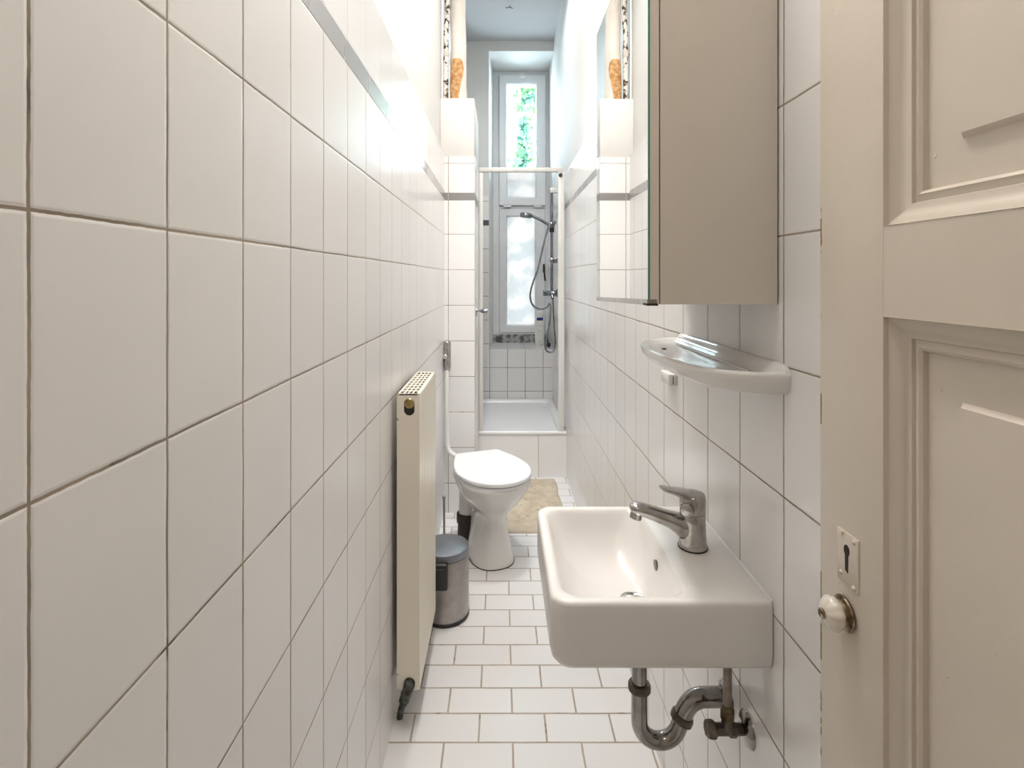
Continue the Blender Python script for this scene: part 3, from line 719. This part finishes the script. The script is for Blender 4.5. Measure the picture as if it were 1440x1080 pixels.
m.build('hinge_bracket', M['black'], pb)

# ------------------------------------------------------------------ toilet
ta = math.radians(20)
TC = Vector((-0.05, 2.53, 0)); Tf = Vector((math.sin(ta), -math.cos(ta), 0)); Tr = Vector((math.cos(ta), math.sin(ta), 0))
T = lambda s, t, z: TC + Tf * s + Tr * t + Vector((0, 0, z))
to = thing('toilet', 'white ceramic toilet with closed lid in front of the tiled pillar', 'toilet', (TC.x, TC.y, 0))
HW = [(-0.225, 0.112), (-0.20, 0.122), (-0.15, 0.139), (-0.10, 0.155), (-0.05, 0.168), (0, 0.1755), (0.05, 0.1755), (0.10, 0.1655), (0.15, 0.145), (0.18, 0.1235), (0.205, 0.096), (0.222, 0.064), (0.232, 0.032), (0.235, 0.0)]
def outline(scale=1.0, off=0.0, z=0.0):
    right = [(s, w) for s, w in HW]; left = [(s, -w) for s, w in reversed(HW[:-1])]
    return [T((s - off) * scale + off, w * scale, z) for s, w in right + left]
m = MB(); m.loft([outline(0.975, 0, 0.4115), outline(0.997, 0, 0.413), outline(1.0, 0, 0.416), outline(1.0, 0, 0.425), outline(0.995, 0, 0.4285), outline(0.985, 0, 0.4305), outline(0.96, 0, 0.4312), outline(0.5, 0, 0.432)])
m.build('lid', M['seat'], to, sharp=60)
m = MB(); m.loft([outline(0.94, 0, 0.3965), outline(0.975, 0, 0.397), outline(0.98, 0, 0.400), outline(0.975, 0, 0.4065), outline(0.95, 0, 0.4085)]); m.build('seat_ring', M['seat'], to, sharp=60)
def bowl(z, hw, f, b, p=2.0, n=40):
    c = (f + b) / 2; h = (f - b) / 2
    out = []
    for k in range(n):
        a = 2 * PI * k / n; ca, sa = math.cos(a), math.sin(a)
        ex = 2 / p
        out.append(T(c + h * math.copysign(abs(ca) ** ex, ca), hw * math.copysign(abs(sa) ** ex, sa), z))
    return out
RG = [(0.0, 0.100, 0.122, -0.15, 2.5), (0.004, 0.1035, 0.126, -0.15, 2.5), (0.02, 0.1015, 0.124, -0.15, 2.5), (0.06, 0.094, 0.116, -0.15, 2.4), (0.12, 0.083, 0.104, -0.150, 2.3), (0.17, 0.0765, 0.098, -0.152, 2.3), (0.205, 0.076, 0.100, -0.156, 2.2), (0.235, 0.085, 0.114, -0.162, 2.2), (0.262, 0.103, 0.137, -0.168, 2.2),
      (0.292, 0.126, 0.167, -0.178, 2.2), (0.322, 0.1465, 0.194, -0.192, 2.2), (0.350, 0.1605, 0.2125, -0.206, 2.3), (0.372, 0.1670, 0.222, -0.214, 2.4), (0.380, 0.1695, 0.2255, -0.216, 2.4), (0.388, 0.1700, 0.226, -0.216, 2.4), (0.397, 0.1685, 0.2245, -0.216, 2.4), (0.400, 0.164, 0.220, -0.212, 2.4)]
m = MB(); m.loft([bowl(*r_) for r_ in RG])
# the cistern-side block that carries flush inlet and seat hinges
m.build('bowl', M['toilet'], to, sharp=50)
m = MB(); m.loft([[T(s, t, z) for s, t in ((-0.11, 0.09), (-0.215, 0.08), (-0.225, 0.04), (-0.225, -0.04), (-0.215, -0.08), (-0.11, -0.09))] for z in (0.30, 0.34, 0.395)]); m.build('inlet_block', M['toilet'], to)
m = MB()
m.tube([T(-0.135, -0.055, 0.30), T(-0.155, -0.06, 0.26), T(-0.165, -0.062, 0.21), T(-0.168, -0.063, 0.15)], [0.05, 0.050, 0.047, 0.046], 20); m.build('outlet', M['toilet'], to)
for s_ in (-1, 1):
    m = MB(); m.sphere(T(-0.02, s_ * 0.095, 0.055), (0.009, 0.006), 12); m.build('screw_cap', M['whiteplastic'], to)
m = MB(); rg = bowl(0.0, 0.1055, 0.128, -0.152, 2.5); rg2 = bowl(0.0035, 0.1055, 0.128, -0.152, 2.5); m.loft([rg, rg2]); m.build('floor_joint', M['rubber_gap'], to)
m = MB()
q = T(-0.168, -0.063, 0)
m.lathe([(0.0, 0.0), (0.060, 0.0), (0.058, 0.01), (0.053, 0.02), (0.050, 0.10), (0.056, 0.105), (0.057, 0.145), (0.051, 0.152), (0.046, 0.152)], q, n=28)
m.build('waste_collar', M['rubber_gap'], to)

# flush pipe and flush valve
m = MB()
pp = [(-0.300, 2.93, 0.815), (-0.300, 2.93, 0.50)] + spline([(-0.300, 2.93, 0.45), (-0.297, 2.927, 0.405), (-0.280, 2.915, 0.370), (-0.235, 2.88, 0.352), (-0.18, 2.83, 0.348), (-0.135, 2.772, 0.348)], 6)
m.tube(pp, 0.0125, 16)
tag(m.build('flush_pipe', M['whitepipe']), 'white pipe running down from the chrome flush valve to the toilet', 'pipe')
fv = thing('flush_valve', 'chrome toilet flush valve fixed in the corner left of the pillar', 'valve', (-0.298, 2.945, 0.81))
m = MB(); m.lathe([(0, 0.808), (0.013, 0.808), (0.0165, 0.812), (0.0205, 0.835), (0.0205, 0.862), (0.0195, 0.866), (0.0205, 0.870), (0.0205, 0.940), (0.019, 0.944), (0.0205, 0.948), (0.0205, 0.966), (0.0175, 0.971), (0, 0.972)], (-0.298, 2.935, 0), n=28); m.build('valve_body', M['oldchrome'], fv)
m = MB(); m.cyl((-0.298, 2.935, 0.892), (-0.3204, 2.935, 0.892), 0.0125, n=20)
m.cyl((-0.298, 2.935, 0.905), (-0.298, 3.0, 0.905), 0.0125, n=20); m.build('inlet', M['chrome'], fv)
m = MB(); m.lathe([(0, 0), (0.012, 0), (0.014, 0.003), (0.014, 0.014), (0.010, 0.018), (0, 0.019)], (-0.304, 2.917, 0.892), (-0.3, -1, 0.0), 20)
m.box(-0.3195, -0.3155, 2.905, 2.935, 0.866, 0.900, 0, 0.0015); m.build('push_button', M['chrome'], fv)

# toilet brush behind the bin
tb = thing('toilet_brush', 'steel handled toilet brush standing behind the bin', 'brush', (-0.247, 2.31, 0))
m = MB(); m.cyl((-0.247, 2.31, 0.02), (-0.247, 2.30, 0.372), 0.0048, n=14); m.sphere((-0.247, 2.30, 0.374), (0.0075, 0.0085), 14); m.build('handle', M['steel'], tb)
m = MB(); m.lathe([(0, 0.0), (0.045, 0.0), (0.047, 0.004), (0.045, 0.11), (0.042, 0.118), (0.012, 0.122), (0, 0.122)], (-0.247, 2.31, 0), n=28); m.build('holder', M['steel'], tb)

# bath mat
m = MB()
nx, ny = 24, 34
V = [[m.bm.verts.new((-0.02 + 0.372 * i / nx + random.uniform(-.0008, .0008) + 0.004 * math.sin(j * 0.5) * (i in (0, nx)), 2.757 + 0.735 * j / ny + random.uniform(-.001, .001), 0.011 + random.uniform(-0.0015, 0.0015) - (0.006 if i in (0, nx) or j in (0, ny) else 0))) for i in range(nx + 1)] for j in range(ny + 1)]
for j in range(ny):
    for i in range(nx): m.face([V[j][i], V[j][i+1], V[j+1][i+1], V[j+1][i]])
r_ = bmesh.ops.extrude_edge_only(m.bm, edges=[e for e in m.bm.edges if len(e.link_faces) == 1])
for v in r_['geom']:
    if isinstance(v, bmesh.types.BMVert): v.co.z = 0.0
tag(m.build('bath_mat', M['mat'], sharp=80), 'worn beige bath mat on the floor in front of the shower', 'mat')

# ------------------------------------------------------------------ shower
st = thing('shower_tray', 'white raised shower tray on a tiled plinth below the window', 'shower tray', (0.04, 4.0, 0))
m = MB(); m.box(-0.344, 0.4315, 3.53, 3.56, 0.0, 0.285); o = m.build('plinth', M['plinth'], st)
m = MB()
a0, a1, b0, b1 = -0.344, 0.4315, 3.522, 4.4915
Rr = lambda i, r, z: rrect(a0 + i, a1 - i, b0 + i, b1 - i, r, z, 5)
m.loft([Rr(0.01, 0.01, 0.284), Rr(0.002, 0.01, 0.285), Rr(0, 0.012, 0.290), Rr(0, 0.012, 0.302), Rr(0.003, 0.012, 0.306), Rr(0.010, 0.014, 0.3075), Rr(0.030, 0.03, 0.3065), Rr(0.042, 0.045, 0.302), Rr(0.052, 0.055, 0.29), Rr(0.075, 0.075, 0.215), Rr(0.10, 0.09, 0.195), Rr(0.16, 0.09, 0.188)], True, True)
tr_ = m.build('tray', M['tray'], st, sharp=60)
m = MB(); m.lathe([(0, 0.1875), (0.035, 0.1875), (0.042, 0.1855), (0.042, 0.184)], (0.10, 3.95, 0), n=28); m.build('tray_drain', M['chrome'], st)

sf = thing('shower_enclosure', 'white shower door frame with two posts and a top rail above the tray', 'shower enclosure', (0.12, 3.55, 0.307))
for a, b in ((-0.1475, -0.122), (0.3766, 0.4175)):
    m = MB(); m.box(a, b, 3.525, 3.57, 0.3075, 2.018 if a < 0 else 2.02, 0, 0.004); m.build('post', M['profile'], sf)
m = MB(); m.box(-0.1475, 0.378, 3.527, 3.565, 2.024, 2.052, 0, 0.004); m.build('top_rail', M['profile'], sf)
m = MB(); m.box(0.372, 0.408, 3.522, 3.57, 2.018, 2.056, 0, 0.005); m.build('rail_connector', M['cabinet'], sf)
m = MB(); m.cyl((0.391, 3.53, 2.000), (0.391, 3.512, 2.000), 0.0145, 0.012, n=20); m.build('clamp_knob', M['black'], sf)

m = MB()
m.lathe([(0, 0), (0.014, 0.0), (0.014, 0.004), (0.006, 0.008), (0.0062, 0.02), (0.011, 0.032), (0.0135, 0.062), (0.0125, 0.066), (0, 0.067)], (-0.148, 3.15, 1.128), (1, 0, -0.06), 24)
m.box(-0.148, -0.143, 3.143, 3.157, 1.095, 1.138, 0, 0.001)
tag(m.build('wall_peg', M['showerchrome']), 'small chrome peg sticking out of the side of the tiled pillar', 'hook')

SY = 4.05
sr = thing('shower_rail', 'vertical chrome shower rail on the right wall beside the window', 'shower rail', (0.383, SY, 1.05))
m = MB(); m.cyl((0.383, SY, 1.226), (0.383, SY, 2.005), 0.0105, n=20); m.build('bar', M['showerchrome'], sr)
for z, mt in ((1.985, 'whiteplastic'), (1.452, 'showerchrome')):
    m = MB(); m.box(0.368, 0.4318, SY - 0.019, SY + 0.019, z - 0.02, z + 0.02, 0, 0.006); m.build('bracket', M[mt], sr)
m = MB(); m.box(0.366, 0.404, SY - 0.022, SY + 0.02, 1.70, 1.745, 0, 0.008); m.cyl((0.385, SY - 0.02, 1.722), (0.410, SY - 0.04, 1.745), 0.012, n=16); m.build('slider', M['showerchrome'], sr)
m = MB(); m.cyl((0.383, SY, 1.668), (0.383, SY, 1.702), 0.0185, n=20); o = m.build('slider_grip', M['black'], sr)
hs = thing('hand_shower', 'chrome hand shower with a looping hose hung on the vertical rail', 'shower head', (0.36, SY - 0.03, 1.73))
hy = SY - 0.035
m = MB(); m.tube(spline([(0.356, hy, 1.722), (0.33, hy, 1.738), (0.28, hy, 1.766), (0.228, hy, 1.788)]), 0.0115, 14); m.build('handle', M['showerchrome'], hs)
m = MB(); m.lathe([(0, -0.017), (0.040, -0.017), (0.046, -0.012), (0.047, 0.004), (0.042, 0.014), (0.018, 0.019), (0, 0.0195)], (0.186, hy, 1.794), (0.10, 0, 1), 32); m.build('head', M['showerchrome'], hs)
m = MB(); m.lathe([(0, -0.0195), (0.037, -0.0195), (0.041, -0.016), (0.040, -0.012)], (0.186, hy, 1.794), (0.10, 0, 1), 28); m.build('spray_face', M['darkmetal'], hs)
hose = spline([(0.352, hy, 1.722), (0.350, hy, 1.69), (0.315, hy - .01, 1.56), (0.278, hy - .02, 1.40), (0.228, hy - .03, 1.26), (0.216, hy - .03, 1.175), (0.240, hy - .03, 1.112), (0.290, hy - .03, 1.088), (0.336, hy - .03, 1.098), (0.362, hy - .02, 1.13),
               (0.368, hy - .03, 1.08), (0.357, hy - .04, 0.97), (0.335, hy - .05, 0.87), (0.327, hy - .05, 0.80), (0.350, hy - .05, 0.770), (0.384, hy - .05, 0.775), (0.404, hy - .04, 0.83), (0.396, hy - .03, 0.95), (0.390, hy - .02, 1.07), (0.386, hy - .012, 1.162)], 8)
m = MB(); m.tube(hose, 0.0068, 10); m.build('hose', M['showerchrome'], hs)
sm = thing('shower_mixer', 'chrome shower mixer tap on the right wall under the rail', 'tap', (0.40, SY, 1.19))
m = MB(); m.lathe([(0, 0), (0.034, 0), (0.034, 0.006), (0.024, 0.02), (0.019, 0.04), (0.019, 0.075), (0.021, 0.08), (0.021, 0.094), (0, 0.094)], (0.4318, SY - 0.01, 1.205), (-1, 0, 0), 28); m.build('mixer_body', M['showerchrome'], sm)
m = MB(); m.lathe([(0, 0.094), (0.015, 0.094), (0.022, 0.098), (0.022, 0.112), (0.018, 0.117), (0, 0.117)], (0.4318, SY - 0.01, 1.205), (-1, 0, 0), 20, 0, lambda a: 1 + 0.08 * math.cos(5 * a)); m.build('mixer_handle', M['showerchrome'], sm)
m = MB(); m.cyl((0.384, SY - 0.02, 1.195), (0.384, SY - 0.045, 1.165), 0.011, n=16); m.build('hose_outlet', M['showerchrome'], sm)

# shampoo bottle on the sill
sb = thing('shampoo_bottle', 'tall white bottle with a dark blue label on the window sill', 'bottle', (0.345, 4.80, 0.7205))
def oval(cx, cy, rx, ry, z, n=28, p=2.6):
    return [(cx + rx * math.copysign(abs(math.cos(a)) ** (2/p), math.cos(a)), cy + ry * math.copysign(abs(math.sin(a)) ** (2/p), math.sin(a)), z) for a in [2*PI*k/n for k in range(n)]]
m = MB(); m.loft([oval(0.345, 4.80, rx, ry, 0.7208 + z) for z, rx, ry in ((0, .036, .022), (.003, .040, .025), (.02, .042, .027), (.12, .0425, .0275), (.19, .0425, .0275), (.225, .040, .026), (.243, .034, .023), (.250, .028, .02))]); m.build('bottle_body', M['whiteplastic'], sb, sharp=50)
m = MB(); m.loft([oval(0.345, 4.80, rx, ry, 0.7208 + z) for z, rx, ry in ((.248, .036, .022), (.252, .0385, .0235), (.296, .037, .0225), (.302, .033, .020))]); m.build('cap', M['whiteplastic'], sb)
m = MB(); m.box(0.318, 0.373, 4.7715, 4.775, 0.940, 0.966); m.build('label', M['bluelabel'], sb)['label'] = 'dark blue label'
m = MB()
for z, a, b in ((0.892, .320, .370), (0.846, .324, .368), (0.752, .330, .360)):
    m = MB(); m.box(a, b, 4.7716, 4.7735, z, z + 0.003); m.build('print_line', M['greytext'], sb)
m = MB(); m.tube(spline([(0.405, 4.62, 0.7325), (0.408, 4.60, 0.745), (0.402, 4.585, 0.758), (0.396, 4.575, 0.785), (0.394, 4.575, 0.81)]), [0.012, 0.013, 0.015, 0.018, 0.019, 0.018, 0.017, 0.016, 0.016, 0.017, 0.018, 0.018, 0.016, 0.014, 0.011, 0.009, 0.008, 0.007, 0.006, 0.006, 0.005, 0.005, 0.004, 0.004, 0.004, 0.004, 0.003, 0.003, 0.003, 0.003, 0.003, 0.003, 0.003], 12)
tag(m.build('toiletry_item', M['black']), 'small black object lying on the sill behind the shower hose', 'toiletry')

# ------------------------------------------------------------------ pipes above the pillar
sp = thing('soil_pipe', 'thick white wrapped pipe with a torn brown patch rising from the pillar top', 'pipe', (-0.258, 3.12, 2.335))
n = 24
m = MB()
rings = []
Z = [2.335, 2.36, 2.40, 2.45, 2.50, 2.55, 2.585, 2.60, 2.66, 2.75, 2.85, 2.95, 3.05, 3.15, 3.25, CEIL]
for i, z in enumerate(Z):
    b = 0.050 if z < 2.42 else (0.049 if z < 2.5 else 0.048)
    if z > 2.59: b = 0.044
    if abs(z - 2.60) < .01: b = 0.048
    ox = -0.2515 + 0.002 * math.sin(i * 1.7)
    rings.append([(ox + b * (1 + 0.03 * math.sin(3 * 2*PI*k/n + i)) * math.cos(2*PI*k/n), 3.12 + b * math.sin(2*PI*k/n), z) for k in range(n)])
m.loft(rings); m.build('wrapped_pipe', M['lagging'], sp)
m = MB()   # torn patch: raised brown shell on the side facing the room
rows = []
zs_ = [2.337, 2.37, 2.41, 2.45, 2.49, 2.53, 2.565, 2.585]
wid = [(-1.0, 0.05), (-1.02, 0.12), (-1.04, 0.25), (-1.02, 0.42), (-1.0, 0.62), (-0.95, 0.72), (-0.85, 0.60), (-0.70, 0.35)]
for z, (l, r2) in zip(zs_, wid):
    b = 0.0535 if z < 2.42 else (0.0525 if z < 2.5 else 0.0515)
    outer = [(-0.2515 + b * math.sin(l + (r2 - l) * k / 10) , 3.12 - b * math.cos(l + (r2 - l) * k / 10), z) for k in range(11)]
    inner = [(-0.2515 + (b - 0.012) * math.sin(r2 + (l - r2) * k / 10), 3.12 - (b - 0.012) * math.cos(r2 + (l - r2) * k / 10), z) for k in range(11)]
    rows.append(outer + inner)
m.loft(rows); o = m.build('bare_insulation', M['jute'], sp); o['label'] = 'torn patch of bare brown insulation'
wp = thing('water_pipe', 'rusty pipe with flaking white paint beside the thick wrapped pipe', 'pipe', (-0.321, 3.10, 2.335))
m = MB(); m.tube(spline([(-0.322, 3.10, 2.335), (-0.322, 3.10, 2.50), (-0.322, 3.10, 2.66), (-0.321, 3.10, 2.76), (-0.315, 3.10, 2.83), (-0.315, 3.10, 2.92), (-0.322, 3.10, 3.02), (-0.322, 3.10, 3.15), (-0.322, 3.10, CEIL)]), 0.0145, 14); m.build('pipe_run', M['rustpipe'], wp)
m = MB(); m.lathe([(0.0145, -0.022), (0.018, -0.018), (0.0195, 0), (0.018, 0.018), (0.0145, 0.022)], (-0.3235, 3.10, 2.625), n=18); m.cyl((-0.320, 3.10, 2.625), (-0.345, 3.09, 2.63), 0.010, n=12); m.build('joint_collar', M['lagging'], wp)
m = MB(); m.tube([(-0.336, 3.035, 2.33), (-0.336, 3.035, 2.64), (-0.336, 3.035, CEIL)], 0.006, 10)
tag(m.build('thin_pipe', M['whitepipe']), 'thin white pipe in the corner left of the rusty pipe', 'pipe')
m = MB(); m.tube(spline([(0.063, 3.92, CEIL), (0.060, 3.92, 3.31), (0.045, 3.92, 3.306), (0.035, 3.925, 3.312)]), 0.004, 8); m.tube(spline([(0.063, 3.92, CEIL), (0.066, 3.92, 3.309), (0.084, 3.92, 3.302)]), 0.004, 8)
tag(m.build('cable_stub', M['cable']), 'short grey cable ends poking out of the ceiling near the window', 'cable')

# ------------------------------------------------------------------ ivy outside
iv = thing('ivy', 'green ivy hanging outside behind the upper window pane', 'plant', (0.25, 5.6, 2.2))
m = MB()
paths = [[(0.33, 5.6, 3.7), (0.30, 5.6, 3.35), (0.27, 5.6, 3.05), (0.25, 5.6, 2.85), (0.235, 5.6, 2.65), (0.22, 5.6, 2.48), (0.24, 5.6, 2.30)], [(0.10, 5.62, 3.7), (0.14, 5.62, 3.42), (0.17, 5.62, 3.18), (0.15, 5.62, 3.05)], [(0.24, 5.6, 2.40), (0.16, 5.6, 2.50), (0.10, 5.6, 2.56)], [(0.40, 5.62, 3.7), (0.36, 5.62, 3.4), (0.34, 5.62, 3.15)]]
for p in paths: m.tube(spline(p, 4), 0.004, 6)
m.build('stem', M['stem'], iv)
m = MB()
def leaf_at(c, s):
    R = Matrix.Rotation(random.uniform(-0.6, 0.6), 3, 'Z') @ Matrix.Rotation(random.uniform(-0.7, 0.3), 3, 'X') @ Matrix.Rotation(random.uniform(-1.0, 1.0), 3, 'Y')
    sh_ = [(0, 0.35), (0.30, 0.55), (0.62, 0.35), (0.45, 0.05), (0.60, -0.25), (0.25, -0.30), (0, -0.85), (-0.25, -0.30), (-0.60, -0.25), (-0.45, 0.05), (-0.62, 0.35), (-0.30, 0.55)]
    vs = [m.bm.verts.new(Vector(c) + R @ Vector((x * s, -0.12 * abs(x) * s, z * s))) for x, z in sh_]
    cv = m.bm.verts.new(Vector(c) + R @ Vector((0, 0.05 * s, 0)))
    for i in range(len(vs)): m.face([cv, vs[i], vs[(i + 1) % len(vs)]])
for p, cnt, sd in ((paths[0], 150, 0.05), (paths[1], 34, 0.05), (paths[2], 16, 0.03), (paths[3], 44, 0.06)):
    sp_ = spline(p, 12)
    for _ in range(cnt):
        q = random.choice(sp_)
        leaf_at((q.x + random.gauss(0, sd), q.y + random.uniform(-.05, .05), q.z + random.gauss(0, 0.03)), random.uniform(0.055, 0.088))
for _ in range(14): leaf_at((random.gauss(0.06, .03), 5.6, random.gauss(2.38, 0.05)), random.uniform(0.035, 0.055))
m.build('leaves', M['leaf'], iv, sharp=180)
